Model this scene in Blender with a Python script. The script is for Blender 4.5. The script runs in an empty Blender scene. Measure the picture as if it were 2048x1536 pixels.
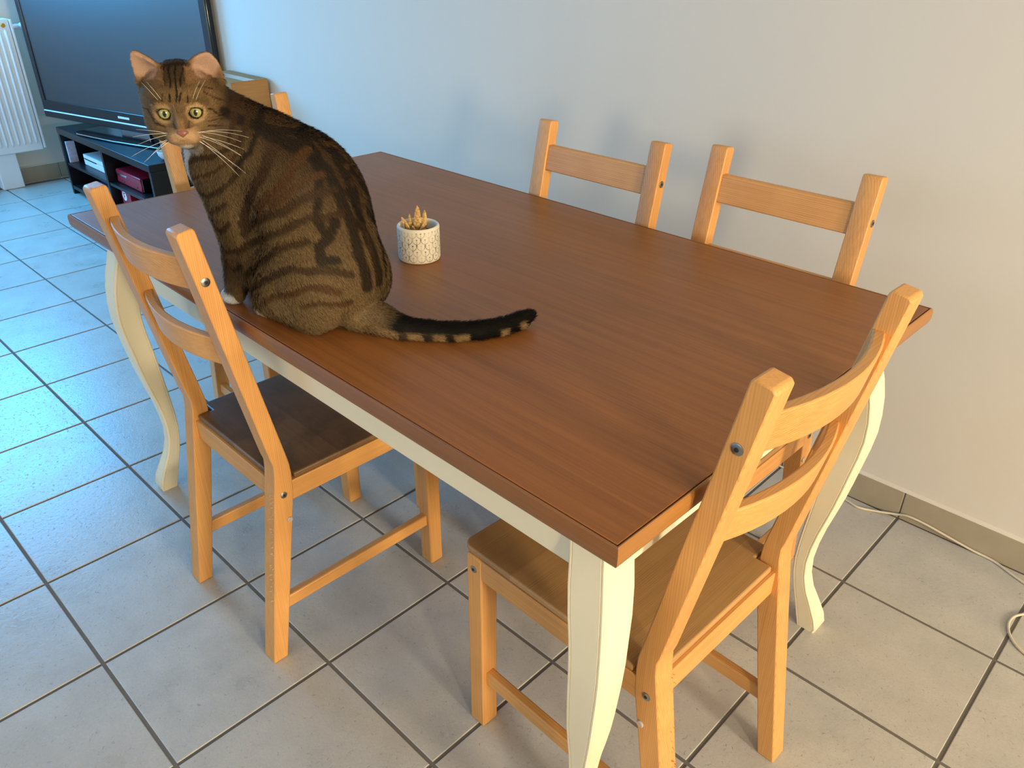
import bpy, bmesh, math, random
import numpy as np
from mathutils import Vector, Matrix
random.seed(7); RNG = np.random.default_rng(7)
PI = math.pi
scene = bpy.context.scene
COL = scene.collection

# ------------------------------------------------------------------ camera
cam_d = bpy.data.cameras.new('camera'); cam = bpy.data.objects.new('camera', cam_d); COL.objects.link(cam)
_R = ((-0.7153032601, -0.6987749323, 0.0074053973), (-0.3498186335, 0.3488790387, -0.8694310439), (0.6049530310, -0.6244974061, -0.4939988057))
_C = (-3.12164868, 0.23170124, 1.35198795)
M = Matrix.Identity(4)
for r in range(3):
    M[r][0] = _R[0][r]; M[r][1] = -_R[1][r]; M[r][2] = -_R[2][r]; M[r][3] = _C[r]
cam.matrix_world = M
cam_d.sensor_width = 36.0; cam_d.lens = 27.6884; cam_d.clip_start = 0.02
scene.camera = cam

# ------------------------------------------------------------------ world, lights, exposure
world = bpy.data.worlds.new('world'); scene.world = world; world.use_nodes = True
bg = world.node_tree.nodes['Background']; bg.inputs[0].default_value = (0.45, 0.62, 1.0, 1); bg.inputs[1].default_value = 1.0
def area(name, loc, target, sx, sy, power, color, spread=PI):
    L = bpy.data.lights.new(name, 'AREA'); L.shape = 'RECTANGLE'; L.size = sx; L.size_y = sy
    L.energy = power; L.color = color; L.spread = spread
    o = bpy.data.objects.new(name, L); COL.objects.link(o); o.location = loc
    o.rotation_euler = (Vector(target) - Vector(loc)).to_track_quat('-Z', 'Y').to_euler()
    return o
# warm low daylight through the kitchen window far behind the photographer
area('kitchen_window_light', (-7.35, -0.25, 1.36), (-2.0, -0.6, 0.8), 0.75, 0.9, 200, (1.0, 0.87, 0.64))
# second kitchen opening, a little to the left of it
area('kitchen_door_light', (-5.6, 0.82, 1.30), (-1.0, -1.6, 0.85), 0.26, 0.60, 15, (1.0, 0.84, 0.58), 1.6)
# cool daylight: window above the radiator in the far wall, garden door in the left wall
area('far_window_light', (2.38, -0.45, 1.62), (0.3, -0.7, 0.0), 1.4, 1.0, 112, (0.04, 0.44, 1.0))
area('garden_door_light', (1.45, 3.05, 1.15), (1.3, -1.3, 0.2), 1.6, 2.0, 44, (0.27, 0.60, 1.0), 2.0)
# dim sky light from the window in the left wall
area('side_window_light', (-2.1, 3.05, 1.55), (-2.2, 0.4, 0.0), 2.2, 1.3, 10, (1.0, 0.95, 0.82), 2.2)
# added warm overhead fill behind the camera; no actual lamp hangs there
area('warm_fill_light', (-4.6, -0.4, 2.35), (-4.0, -0.5, 0.0), 1.2, 1.2, 4, (1.0, 0.74, 0.46))
scene.view_settings.view_transform = 'Standard'; scene.view_settings.look = 'None'
scene.view_settings.exposure = 0.10; scene.view_settings.gamma = 1.0; scene.view_settings.use_curve_mapping = False
try:
    scene.cycles.use_denoising = True; scene.cycles.max_bounces = 8; scene.cycles.diffuse_bounces = 4
except Exception: pass

# ------------------------------------------------------------------ materials
def lin(c):
    return tuple((v/255/12.92 if v/255 <= 0.04045 else ((v/255+0.055)/1.055)**2.4) for v in c)
class NT:
    def __init__(s, name):
        s.m = bpy.data.materials.new(name); s.m.use_nodes = True; s.t = s.m.node_tree; s.n = s.t.nodes
        s.b = s.n['Principled BSDF']
    def add(s, kind, **kw):
        n = s.n.new(kind)
        for k, v in kw.items():
            if k.startswith('i_'): n.inputs[k[2:].replace('_', ' ')].default_value = v
            else: setattr(n, k, v)
        return n
    def link(s, a, b): s.t.links.new(a, b)
    def math(s, op, a, b=None, c=None, clamp=False):
        n = s.n.new('ShaderNodeMath'); n.operation = op; n.use_clamp = clamp
        for i, v in enumerate((a, b, c)):
            if v is None: continue
            if isinstance(v, (int, float)): n.inputs[i].default_value = v
            else: s.link(v, n.inputs[i])
        return n.outputs[0]
    def mix(s, f, a, b):
        n = s.n.new('ShaderNodeMix'); n.data_type = 'RGBA'
        for i, v in ((0, f), (6, a), (7, b)):
            if isinstance(v, (int, float)): n.inputs[i].default_value = v
            elif isinstance(v, tuple): n.inputs[i].default_value = (*v[:3], 1)
            else: s.link(v, n.inputs[i])
        return n.outputs[2]
    def obj(s, scale=(1, 1, 1), rot=(0, 0, 0), rnd=0.0):
        tc = s.n.new('ShaderNodeTexCoord'); mp = s.n.new('ShaderNodeMapping'); mp.inputs['Scale'].default_value = scale; mp.inputs['Rotation'].default_value = rot
        s.link(tc.outputs['Object'], mp.inputs['Vector'])
        if rnd:
            oi = s.n.new('ShaderNodeObjectInfo'); c = s.n.new('ShaderNodeCombineXYZ')
            v = s.math('MULTIPLY', oi.outputs['Random'], rnd)
            for i in range(3): s.link(v, c.inputs[i])
            s.link(c.outputs[0], mp.inputs['Location'])
        return mp.outputs[0]
    def noise(s, vec, scale, detail=3, rough=0.5, dist=0.0):
        n = s.n.new('ShaderNodeTexNoise'); n.inputs['Scale'].default_value = scale; n.inputs['Detail'].default_value = detail
        n.inputs['Roughness'].default_value = rough; n.inputs['Distortion'].default_value = dist; s.link(vec, n.inputs['Vector'])
        return n.outputs['Fac']
    def ramp(s, f, a, b, lo=0.0, hi=1.0):
        n = s.n.new('ShaderNodeMapRange'); n.inputs[1].default_value = a; n.inputs[2].default_value = b; n.inputs[3].default_value = lo; n.inputs[4].default_value = hi
        s.link(f, n.inputs[0]); return n.outputs[0]
    def bump(s, h, strength, dist):
        n = s.n.new('ShaderNodeBump'); n.inputs['Strength'].default_value = strength; n.inputs['Distance'].default_value = dist
        s.link(h, n.inputs['Height']); s.link(n.outputs[0], s.b.inputs['Normal'])
    def col(s, c):
        if isinstance(c, tuple): s.b.inputs['Base Color'].default_value = (*c, 1)
        else: s.link(c, s.b.inputs['Base Color'])
    def rough(s, r): s.b.inputs['Roughness'].default_value = r

def plain(name, rgb, rough=0.5, metal=0.0, spec=0.5, var=0.06, scale=14):
    k = NT(name); c = lin(rgb)
    f = k.noise(k.obj(), scale, 4)
    k.col(k.mix(f, tuple(v*(1-var) for v in c), tuple(min(1, v*(1+var)) for v in c)))
    k.rough(rough); k.b.inputs['Metallic'].default_value = metal; k.b.inputs['Specular IOR Level'].default_value = spec
    return k.m

def wood(name, light, dark, axis, ring=1.0, rough=0.45, planks=None, bump=0.25, patch=0.0):
    """pine grain running along `axis` (0 x, 1 y, 2 z), growth lines stretched along it"""
    k = NT(name); L, D = lin(light), lin(dark)
    long_, short = 1.2, 22.0*ring
    sc = [short]*3; sc[axis] = long_
    v = k.obj(tuple(sc), rnd=9.0)
    warp = k.noise(v, 0.55, 2, 0.5, 0.4)
    sc2 = [9.0]*3; sc2[axis] = 0.9
    sep = k.n.new('ShaderNodeSeparateXYZ'); k.link(k.obj(tuple(sc2), rnd=5.0), sep.inputs[0])
    o = [i for i in range(3) if i != axis]
    s1 = k.math('ADD', sep.outputs[o[0]], k.math('MULTIPLY', sep.outputs[o[1]], 1.3))
    s2 = k.math('ADD', s1, k.math('MULTIPLY', warp, 0.24))
    saw = k.math('FRACT', k.math('MULTIPLY', s2, 24.0*ring))
    line = k.math('POWER', saw, 3.0)
    fine_sc = [230.0]*3; fine_sc[axis] = 5.0
    fine = k.noise(k.obj(tuple(fine_sc)), 1.0, 3, 0.6)
    big = k.noise(k.obj((3, 3, 3), rnd=4.0), 1.0, 3)
    amp = k.ramp(k.noise(k.obj((14, 14, 14), rnd=7.0), 1.0, 2), 0.35, 0.65, 0.18, 0.52)
    f = k.math('ADD', k.math('MULTIPLY', line, amp), k.math('MULTIPLY', k.ramp(fine, 0.35, 0.75), 0.26))
    f = k.math('ADD', f, k.math('MULTIPLY', k.ramp(big, 0.35, 0.7), 0.25), clamp=True)
    c = k.mix(f, L, D)
    if planks:
        ax, w, amt = planks
        sp = k.n.new('ShaderNodeSeparateXYZ'); k.link(k.obj(), sp.inputs[0])
        cell = k.math('FLOOR', k.math('DIVIDE', sp.outputs[ax], w))
        wn = k.n.new('ShaderNodeTexWhiteNoise'); wn.noise_dimensions = '1D'
        oi = k.n.new('ShaderNodeObjectInfo')
        k.link(k.math('ADD', cell, k.math('MULTIPLY', oi.outputs['Random'], 30)), wn.inputs['W'])
        c = k.mix(k.math('MULTIPLY', wn.outputs['Value'], amt), c, tuple(v*0.55 for v in D))
    if patch:
        p = k.ramp(k.noise(k.obj((6, 6, 6), rnd=3.0), 1.0, 4, 0.65, 0.6), 0.46, 0.62)
        c = k.mix(k.math('MULTIPLY', p, patch), c, tuple(v*0.55 for v in D))
    k.col(c); k.rough(rough); k.bump(f, bump, 0.0006)
    return k.m

PINE = dict(light=(218, 160, 90), dark=(156, 94, 40))
M_PX = wood('pine_grain_x', axis=0, **PINE); M_PY = wood('pine_grain_y', axis=1, **PINE); M_PZ = wood('pine_grain_z', axis=2, **PINE)
M_SEAT = wood('pine_seat', (190, 146, 92), (136, 96, 52), 0, 1.3, 0.42, planks=(1, 0.074, 0.35))
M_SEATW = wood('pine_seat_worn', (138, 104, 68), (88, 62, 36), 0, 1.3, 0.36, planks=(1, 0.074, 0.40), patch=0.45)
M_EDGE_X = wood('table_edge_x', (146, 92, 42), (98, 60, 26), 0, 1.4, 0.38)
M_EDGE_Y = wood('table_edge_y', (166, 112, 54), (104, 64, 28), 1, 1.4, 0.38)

def table_top_mat():
    k = NT('table_veneer')
    a = k.noise(k.obj((1.6, 60, 60)), 1.0, 4, 0.62, 0.3)
    b = k.noise(k.obj((6, 260, 260)), 1.0, 3, 0.6)
    g = k.noise(k.obj((2.2, 3.0, 3.0)), 1.0, 3)
    f = k.math('ADD', k.math('MULTIPLY', k.ramp(a, 0.3, 0.75), 0.6), k.math('MULTIPLY', k.ramp(b, 0.4, 0.75), 0.4), clamp=True)
    c = k.mix(f, lin((154, 95, 44)), lin((118, 70, 32)))
    c = k.mix(k.math('MULTIPLY', k.ramp(g, 0.4, 0.7), 0.22), c, lin((140, 94, 56)))
    # light scuffs
    s = k.noise(k.obj((40, 9, 9), (0, 0, 0.35)), 1.0, 2, 0.5, 0.2)
    c = k.mix(k.ramp(s, 0.74, 0.80, 0, 0.14), c, lin((176, 136, 104)))
    k.col(c); k.link(k.ramp(g, 0.3, 0.7, 0.36, 0.46), k.b.inputs['Roughness']); k.bump(f, 0.16, 0.0004)
    k.b.inputs['Specular IOR Level'].default_value = 0.32
    return k.m
M_TOP = table_top_mat()
M_CREAM = plain('cream_paint', (230, 218, 186), 0.38, var=0.03)

def tile_mat():
    k = NT('floor_tile'); v = k.obj(rnd=40.0); oi = k.n.new('ShaderNodeObjectInfo')
    a = k.noise(v, 9, 5, 0.6); b = k.noise(v, 120, 4, 0.7, 0.5); s = k.noise(v, 95, 3, 0.55, 0.8)
    c = k.mix(k.ramp(a, 0.3, 0.7), lin((170, 168, 163)), lin((190, 186, 178)))
    c = k.mix(k.math('MULTIPLY', oi.outputs['Random'], 0.35), c, lin((182, 172, 158)))
    pits = k.ramp(b, 0.60, 0.70, 0, 0.50)
    sp2 = k.noise(v, 260, 3, 0.7)
    c = k.mix(pits, c, lin((118, 110, 102)))
    c = k.mix(k.ramp(sp2, 0.35, 0.65, 0.0, 0.22), c, lin((142, 138, 130)))
    c = k.mix(k.ramp(s, 0.68, 0.74, 0, 0.25), c, lin((206, 202, 196)))
    k.col(c); k.link(k.ramp(a, 0.3, 0.7, 0.26, 0.36), k.b.inputs['Roughness'])
    h = k.math('SUBTRACT', k.math('MULTIPLY', s, 0.7), pits); k.bump(h, 0.5, 0.0014)
    return k.m
M_TILE = tile_mat()
M_GROUT = plain('grout', (104, 98, 90), 0.9, var=0.12, scale=60)
M_BASE = plain('plinth_tile', (158, 146, 124), 0.45, var=0.10, scale=22)
M_WALL = plain('wall_paint', (206, 199, 187), 0.85, spec=0.2, var=0.012, scale=2.5)
M_CEIL = plain('ceiling_paint', (226, 222, 214), 0.9, spec=0.2, var=0.01)
M_WHITE = plain('white_enamel', (224, 228, 228), 0.35, var=0.02)
M_SEAL = plain('sealant', (206, 198, 184), 0.6)
M_BLACKWOOD = plain('black_laminate', (16, 17, 20), 0.35, var=0.25, scale=40)
M_GLOSS = plain('gloss_black_plastic', (10, 11, 13), 0.12, spec=0.6)
M_SATIN = plain('dark_satin_plastic', (16, 18, 22), 0.30, spec=0.6)
M_CHROME = plain('chrome_strip', (205, 212, 220), 0.18, metal=1.0)
M_STRIP = plain('pale_strip', (222, 230, 236), 0.25)
M_STEEL = plain('zinc_bolt', (150, 150, 148), 0.32, metal=1.0)
M_HOLE = plain('bolt_socket', (18, 16, 14), 0.6)
M_CAP = plain('plastic_cap', (176, 160, 150), 0.3)
M_BRASS = plain('amber_cap', (190, 132, 26), 0.35)
M_RED = plain('red_plastic', (150, 26, 44), 0.30, spec=0.5)
M_WCON = plain('white_console', (226, 232, 234), 0.35)
M_BLUE = plain('blue_figure', (70, 170, 215), 0.45)
M_CASEW = plain('printed_case', (196, 190, 204), 0.35, var=0.5, scale=60)
M_CASEB = plain('blue_printed_case', (70, 110, 170), 0.35, var=0.6, scale=50)
M_CABLE = plain('white_cable', (206, 194, 168), 0.45)
M_SOIL = plain('soil', (62, 42, 28), 0.95, var=0.5, scale=160)
def screen_mat():
    k = NT('tv_screen'); k.col((0.006, 0.008, 0.011)); k.rough(0.38); k.b.inputs['Specular IOR Level'].default_value = 0.8
    k.b.inputs['IOR'].default_value = 1.7
    return k.m
M_SCREEN = screen_mat()
def cardboard():
    k = NT('cardboard'); a = k.noise(k.obj((3, 3, 60)), 3, 3); k.col(k.mix(a, lin((176, 128, 72)), lin((150, 106, 58)))); k.rough(0.8); return k.m
M_CARD = cardboard(); M_TAPE = plain('packing_tape', (196, 178, 160), 0.25)

# ------------------------------------------------------------------ mesh helpers
class MB:
    def __init__(s): s.bm = bmesh.new()
    def box(s, x0, x1, y0, y1, z0, z1):
        v = [s.bm.verts.new(p) for p in ((x0,y0,z0),(x1,y0,z0),(x1,y1,z0),(x0,y1,z0),(x0,y0,z1),(x1,y0,z1),(x1,y1,z1),(x0,y1,z1))]
        for f in ((3,2,1,0),(4,5,6,7),(0,1,5,4),(1,2,6,5),(2,3,7,6),(3,0,4,7)): s.bm.faces.new([v[i] for i in f])
        return s
    def rings(s, R, closed=False, cap=True):
        rows = [[s.bm.verts.new(p) for p in r] for r in R]; n = len(rows[0])
        pairs = list(zip(rows[:-1], rows[1:])) + ([(rows[-1], rows[0])] if closed else [])
        for a, b in pairs:
            for i in range(n): s.bm.faces.new((a[i], a[(i+1) % n], b[(i+1) % n], b[i]))
        if cap and not closed: s.bm.faces.new(rows[0][::-1]); s.bm.faces.new(rows[-1])
        return s
    def prism(s, poly, axis, a, b):
        """poly: 2D points in the two other axes (in x,y,z order)"""
        def p3(p, w): q = list(p); q.insert(axis, w); return q
        return s.rings([[p3(p, a) for p in poly], [p3(p, b) for p in poly]])
    def lathe(s, prof, n=32, c=(0, 0, 0)):
        return s.rings([[(c[0]+r*math.cos(2*PI*i/n), c[1]+r*math.sin(2*PI*i/n), c[2]+z) for i in range(n)] for r, z in prof])
    def tube(s, pts, rad, n=8):
        pts = [Vector(p) for p in pts]; rad = rad if isinstance(rad, (list, tuple)) else [rad]*len(pts); R = []
        up = None
        for i, p in enumerate(pts):
            t = (pts[min(i+1, len(pts)-1)] - pts[max(i-1, 0)]).normalized()
            if up is None: up = Vector((0, 0, 1)) if abs(t.z) < 0.9 else Vector((1, 0, 0))
            u = (up - t*up.dot(t)).normalized(); w = t.cross(u); up = u
            R.append([tuple(p + (u*math.cos(2*PI*k/n) + w*math.sin(2*PI*k/n))*rad[i]) for k in range(n)])
        return s.rings(R)
    def disc(s, c, axis, r, h, n=16, sgn=1):
        R = []
        o = [i for i in range(3) if i != axis]
        for rr, d in ((r, 0), (r, h*0.7), (r*0.8, h)):
            ring = []
            for k in range(n):
                p = list(c); p[o[0]] += rr*math.cos(2*PI*k/n); p[o[1]] += rr*math.sin(2*PI*k/n); p[axis] += sgn*d; ring.append(p)
            R.append(ring)
        return s.rings(R)
    def sphere(s, c, r, seg=16, rings=10):
        m = Matrix.Translation(c) @ Matrix.Diagonal((*(r if isinstance(r, (tuple, list)) else (r, r, r)), 1))
        bmesh.ops.create_uvsphere(s.bm, u_segments=seg, v_segments=rings, radius=1.0, matrix=m); return s
def obj(name, mb, mat, parent=None, bevel=0.0, seg=2, smooth=True, angle=0.6):
    bm = mb.bm; bmesh.ops.recalc_face_normals(bm, faces=bm.faces[:])
    me = bpy.data.meshes.new(name); bm.to_mesh(me); bm.free()
    me.materials.append(mat)
    if smooth:
        me.polygons.foreach_set('use_smooth', [True]*len(me.polygons))
        me.set_sharp_from_angle(angle=angle)
    o = bpy.data.objects.new(name, me); COL.objects.link(o)
    if bevel:
        b = o.modifiers.new('bevel', 'BEVEL'); b.width = bevel; b.segments = seg; b.limit_method = 'ANGLE'; b.angle_limit = 0.5; b.harden_normals = False
    if parent: o.parent = parent
    return o
def empty(name, loc=(0, 0, 0), rz=0.0):
    o = bpy.data.objects.new(name, None); COL.objects.link(o); o.location = loc; o.rotation_euler = (0, 0, rz); o.empty_display_size = 0.1; return o
def tag(o, label, cat, group=None, kind=None):
    o['label'] = label; o['category'] = cat
    if group: o['group'] = group
    if kind: o['kind'] = kind
    return o
def struct(o): o['kind'] = 'structure'; return o
def copy_tree(o, parent=None):
    c = o.copy(); COL.objects.link(c)
    if parent: c.parent = parent
    for ch in [q for q in COL.objects if q.parent == o]: copy_tree(ch, c)
    return c

# ------------------------------------------------------------------ the room
T = 0.3385
X0, X1, Y0, Y1, ZC = -7.5, 2.42, -1.70, 3.15, 2.50
floor = struct(obj('floor', MB().box(X0, X1, Y0, Y1, -0.10, -0.0022), M_GROUT, smooth=False))
g = 0.0038
tb = MB(); a, b = g, T-g
tb.rings([[(a, a, -0.006), (b, a, -0.006), (b, b, -0.006), (a, b, -0.006)], [(a, a, -0.0012), (b, a, -0.0012), (b, b, -0.0012), (a, b, -0.0012)],
          [(a+.0014, a+.0014, 0), (b-.0014, a+.0014, 0), (b-.0014, b-.0014, 0), (a+.0014, b-.0014, 0)]])
tile0 = obj('tile', tb, M_TILE, floor)
first = True
for i in range(-12, 7):
    for j in range(-5, 8):
        if first: t = tile0; first = False
        else: t = tile0.copy(); COL.objects.link(t)
        t.location = (i*T, j*T, random.uniform(-0.0002, 0.0)); t.rotation_euler = (0, 0, 0)
sealed = MB().box(X0, X1, Y0-0.12, Y0, 0, ZC)
wall_right = struct(obj('wall_right', sealed, M_WALL, smooth=False))
def wall_holes(name, axis, p0, p1, lo, hi, holes):
    """a wall along one axis with rectangular openings (a0,a1,z0,z1)"""
    mb = MB(); cuts = sorted(holes); a = lo
    def bx(a0, a1, z0, z1):
        if a1-a0 < 1e-4 or z1-z0 < 1e-4: return
        if axis == 0: mb.box(a0, a1, p0, p1, z0, z1)
        else: mb.box(p0, p1, a0, a1, z0, z1)
    for h in cuts: bx(a, h[0], 0, ZC); bx(h[0], h[1], 0, h[2]); bx(h[0], h[1], h[3], ZC); a = h[1]
    bx(a, hi, 0, ZC)
    return struct(obj(name, mb, M_WALL, smooth=False))
wall_left = wall_holes('wall_left', 0, Y1, Y1+0.12, X0, X1, [(-3.25, -0.95, 0.85, 2.25), (0.60, 2.28, 0.0, 2.2)])
wall_far = wall_holes('wall_far', 1, X1, X1+0.12, Y0-0.12, Y1+0.12, [(-1.15, 0.25, 1.10, 2.15)])
wall_near = wall_holes('wall_near', 1, X0-0.12, X0, Y0-0.12, Y1+0.12, [(-0.65, 0.15, 0.88, 1.85)])
ceiling = struct(obj('ceiling', MB().box(X0, X1, Y0, Y1, ZC, ZC+0.1), M_CEIL, smooth=False))
def frame(name, axis, p, a0, a1, z0, z1, mull):
    e = struct(empty(name)); w = 0.05
    def bx(mb, A0, A1, Z0, Z1, d0=0.0, d1=0.05):
        if axis == 0: mb.box(A0, A1, p+d0, p+d1, Z0, Z1)
        else: mb.box(p-d1, p-d0, A0, A1, Z0, Z1)
        return mb
    obj('window_frame', bx(bx(bx(bx(MB(), a0, a0+w, z0, z1), a1-w, a1, z0, z1), a0+w, a1-w, z0, z0+w), a0+w, a1-w, z1-w, z1), M_WHITE, e)
    for m in mull: obj('mullion', bx(MB(), m-0.03, m+0.03, z0+w, z1-w), M_WHITE, e)
    return e
frame('window_1', 0, Y1+0.04, -3.25, -0.95, 0.85, 2.25, [-2.1])
frame('door_1', 0, Y1+0.04, 0.60, 2.28, 0.0, 2.2, [1.44])
frame('window_3', 1, X1+0.09, -1.15, 0.25, 1.10, 2.15, [-0.45])
frame('window_2', 1, X0-0.04, -0.65, 0.15, 0.88, 1.85, [])

# skirting: tiles of the floor's own width, joints in line with the floor
base_r = struct(empty('baseboard_right'))
bt = MB().box(0.0018, T-0.0018, Y0, Y0+0.009, 0.0, 0.083)
b0 = obj('tile', bt, M_BASE, base_r, 0.0012)
for n, i in enumerate(range(-12, 7)):
    t = b0 if n == 0 else b0.copy()
    if n: COL.objects.link(t)
    t.location = (i*T, 0, 0)
obj('sealant', MB().prism([(Y0, 0.083), (Y0+0.009, 0.083), (Y0+0.0075, 0.0865), (Y0, 0.0895)], 0, X0, X1-0.01), M_SEAL, base_r)
obj('joint', MB().box(X0, X1-0.01, Y0, Y0+0.0075, 0.0, 0.0829), M_GROUT, base_r, smooth=False)
base_f = struct(empty('baseboard_far'))
for n, j in enumerate(range(-5, 8)):
    obj('tile', MB().box(X1-0.009, X1, j*T+0.0018+(0.004 if j == -5 else 0), (j+1)*T-0.0018, 0.0, 0.095), M_BASE, base_f, 0.0012)
obj('sealant', MB().prism([(X1-0.009, 0.095), (X1, 0.095), (X1, 0.101), (X1-0.0075, 0.0985)], 1, Y0+0.01, Y1), M_SEAL, base_f)
# window reveal above the radiator
trim = struct(obj('trim_1', MB().box(X1-0.035, X1, -1.205, 0.30, 1.02, 1.10).box(X1-0.035, X1, -1.205, -1.155, 1.10, 2.3), M_WHITE, None, 0.004))

# ------------------------------------------------------------------ dining table
TW, TL, TH = 0.905, 1.623, 0.782
table = tag(empty('dining_table', (-1.9485, -0.7715, 0), -0.009), 'long dining table with brown wooden top and cream curved legs, the cat sitting on it', 'table')
hx, hy = TL/2, TW/2
e = 0.0055
obj('tabletop', MB().box(-hx+e+0.0013, hx-e-0.0013, -hy+e+0.0013, hy-e-0.0013, TH-0.022, TH-0.0002), M_TOP, table, 0.0010)
def edge_poly(sgn, h):   # profile outward: v = across, z
    pts = [(h-e+0.0008, TH-0.0004), (h-0.003, TH), (h-0.0012, TH-0.0022), (h, TH-0.009), (h-0.0005, TH-0.022), (h-0.003, TH-0.029), (h-0.006, TH-0.033), (h-e-0.03, TH-0.033), (h-e-0.03, TH-0.0235), (h-e+0.0008, TH-0.0235)]
    return [(sgn*a, z) for a, z in pts]
def mitre(axis, sgn):
    h, H = (hy, hx) if axis == 0 else (hx, hy)
    P = edge_poly(sgn, h); r0 = []; r1 = []
    for a, z in P:
        L_ = H - (h-abs(a))
        r0.append((-L_, a, z) if axis == 0 else (a, -L_, z)); r1.append((L_, a, z) if axis == 0 else (a, L_, z))
    return MB().rings([r0, r1])
for axis, m in ((0, M_EDGE_X), (1, M_EDGE_Y)):
    for sgn in (1, -1): obj('edge_band', mitre(axis, sgn), m, table, angle=0.35)
ai = 0.060
for sgn in (1, -1):
    y0, y1 = sorted((sgn*(hy-ai), sgn*(hy-ai-0.020)))
    obj('apron', MB().box(-hx+0.115, hx-0.115, y0, y1, 0.650, TH-0.033), M_CREAM, table, 0.0015)
    x0, x1 = sorted((sgn*(hx-ai), sgn*(hx-ai-0.020)))
    obj('apron', MB().box(x0, x1, -hy+0.115, hy-0.115, 0.650, TH-0.033), M_CREAM, table, 0.0015)
ZL = [0.0,.012,.04,.08,.12,.16,.20,.24,.28,.32,.36,.40,.44,.48,.52,.56,.60,.64,.68,.70,.715,.749]
SO = [-.031,-.027,-.032,-.045,-.059,-.0675,-.0700,-.0672,-.0615,-.0535,-.0460,-.0400,-.0348,-.0295,-.0262,-.0270,-.0305,-.0375,-.0475,-.0515,-.0500,-.0500]
SI = [-.072,-.074,-.079,-.086,-.0935,-.099,-.1015,-.1010,-.0990,-.0966,-.0940,-.0910,-.0878,-.0842,-.0825,-.0850,-.0920,-.1000,-.1080,-.1120,-.1120,-.1120]
for sx in (1, -1):
    for sy in (1, -1):
        R = []
        for z, so, si in zip(ZL, SO, SI):
            w = so-si; c, g1, dp = 0.0030, 0.0065, 0.0012
            side = [(c, 0), (g1-.001, 0), (g1, dp), (g1+.001, 0)]
            q = []
            for k in range(4):
                pts = side + [(w-a, d) for a, d in side[::-1]]
                for a, d in pts:
                    x, y = (a, d)
                    for _ in range(k): x, y = w-y, x
                    q.append((x, y))
            R.append([(sx*(hx+si+x), sy*(hy+si+y), z) for x, y in q])
        obj('leg', MB().rings(R), M_CREAM, table, angle=0.7)

# ------------------------------------------------------------------ chairs
CW = 0.379
def make_chair(name='dining_chair', seat_mat=M_SEAT):
    t = empty(name)
    def post(flip):
        prof = [(0.0005, 0), (0.034, 0), (0.1065, 0.400), (0.1085, 0.445), (0.1075, 0.468), (0.1040, 0.488), (0.0145, 0.9535), (0.0105, 0.958), (-0.0125, 0.9545), (-0.0170, 0.949), (0.0700, 0.494), (0.0745, 0.478), (0.0735, 0.455)]
        x0, x1 = (0, 0.040) if not flip else (CW-0.040, CW)
        return MB().prism(prof, 0, x0, x1)
    for fl in (False, True): 
        p = obj('rear_post', post(fl), M_PZ, t, 0.0025)
        xo, sg = (0.0, -1) if not fl else (CW, 1)
        for (yy, zz, r, m) in ((0.0145, 0.868, 0.0078, M_STEEL), (0.085, 0.405, 0.0070, M_STEEL)):
            bo = obj('bolt', MB().disc((xo-sg*0.0006, yy, zz), 0, r, 0.0022, 16, sg), m, p)
        obj('bolt_socket', MB().disc((xo+sg*0.0012, 0.0145, 0.868), 0, 0.0030, 0.0012, 8, sg), M_HOLE, p)
        obj('bolt_socket', MB().disc((xo+sg*0.0012, 0.085, 0.405), 0, 0.0028, 0.0012, 8, sg), M_HOLE, p)
        obj('plastic_cap', MB().disc((xo-sg*0.0006, 0.0890, 0.343), 0, 0.0062, 0.0035, 16, sg), M_CAP, p)
    for x0 in (0.0, CW-0.038):
        l = obj('front_leg', MB().box(x0, x0+0.038, 0.437, 0.474, 0, 0.428), M_PZ, t, 0.0035)
        xo, sg = (0.0, -1) if x0 == 0 else (CW, 1)
        obj('bolt', MB().disc((xo-sg*0.0006, 0.4555, 0.400), 0, 0.0070, 0.0022, 16, sg), M_STEEL, l)
        obj('bolt_socket', MB().disc((xo+sg*0.0012, 0.4555, 0.400), 0, 0.0028, 0.0012, 8, sg), M_HOLE, l)
    # seat board with notches for the posts and rounded front corners
    poly = [(0.0445, 0.082), (CW-0.0445, 0.082), (CW-0.0445, 0.1145), (CW-0.003, 0.1145)]
    for k in range(7): a = PI/2*k/6; poly.append((CW-0.003-0.020+0.020*math.cos(a), 0.468+0.020*math.sin(a)))
    for k in range(7): a = PI/2+PI/2*k/6; poly.append((0.003+0.020+0.020*math.cos(a), 0.468+0.020*math.sin(a)))
    poly += [(0.003, 0.1145), (0.0445, 0.1145)]
    obj('seat', MB().prism(poly, 2, 0.4282, 0.4410), seat_mat, t, 0.0035, 3)
    for x0 in (0.001, CW-0.019): obj('side_rail', MB().box(x0, x0+0.018, 0.100, 0.440, 0.384, 0.428), M_PY, t, 0.002)
    obj('back_rail', MB().box(0.038, CW-0.038, 0.0760, 0.0940, 0.380, 0.4275), M_PX, t, 0.002)
    obj('front_rail', MB().box(0.036, CW-0.036, 0.452, 0.470, 0.384, 0.428), M_PX, t, 0.002)
    for x0 in (0.010, CW-0.028): obj('stretcher', MB().box(x0, x0+0.018, 0.045, 0.440, 0.116, 0.147), M_PY, t, 0.003)
    return t
def back_slat(t, z0, z1, yc, bow):
    R = []; n = 14; th = 0.0175; slope = -0.193; zm = (z0+z1)/2
    for k in range(n+1):
        x = 0.036 + (CW-0.072)*k/n; u = 2*k/n-1; y = yc - bow*(1-u*u); s = lambda zz: (zz-zm)*slope
        R.append([(x, y-th/2+s(z0), z0), (x, y+th/2+s(z0), z0), (x, y+th/2+s(z1), z1), (x, y-th/2+s(z1), z1)])
    return obj('back_slat', MB().rings(R), M_PX, t, 0.003)
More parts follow.
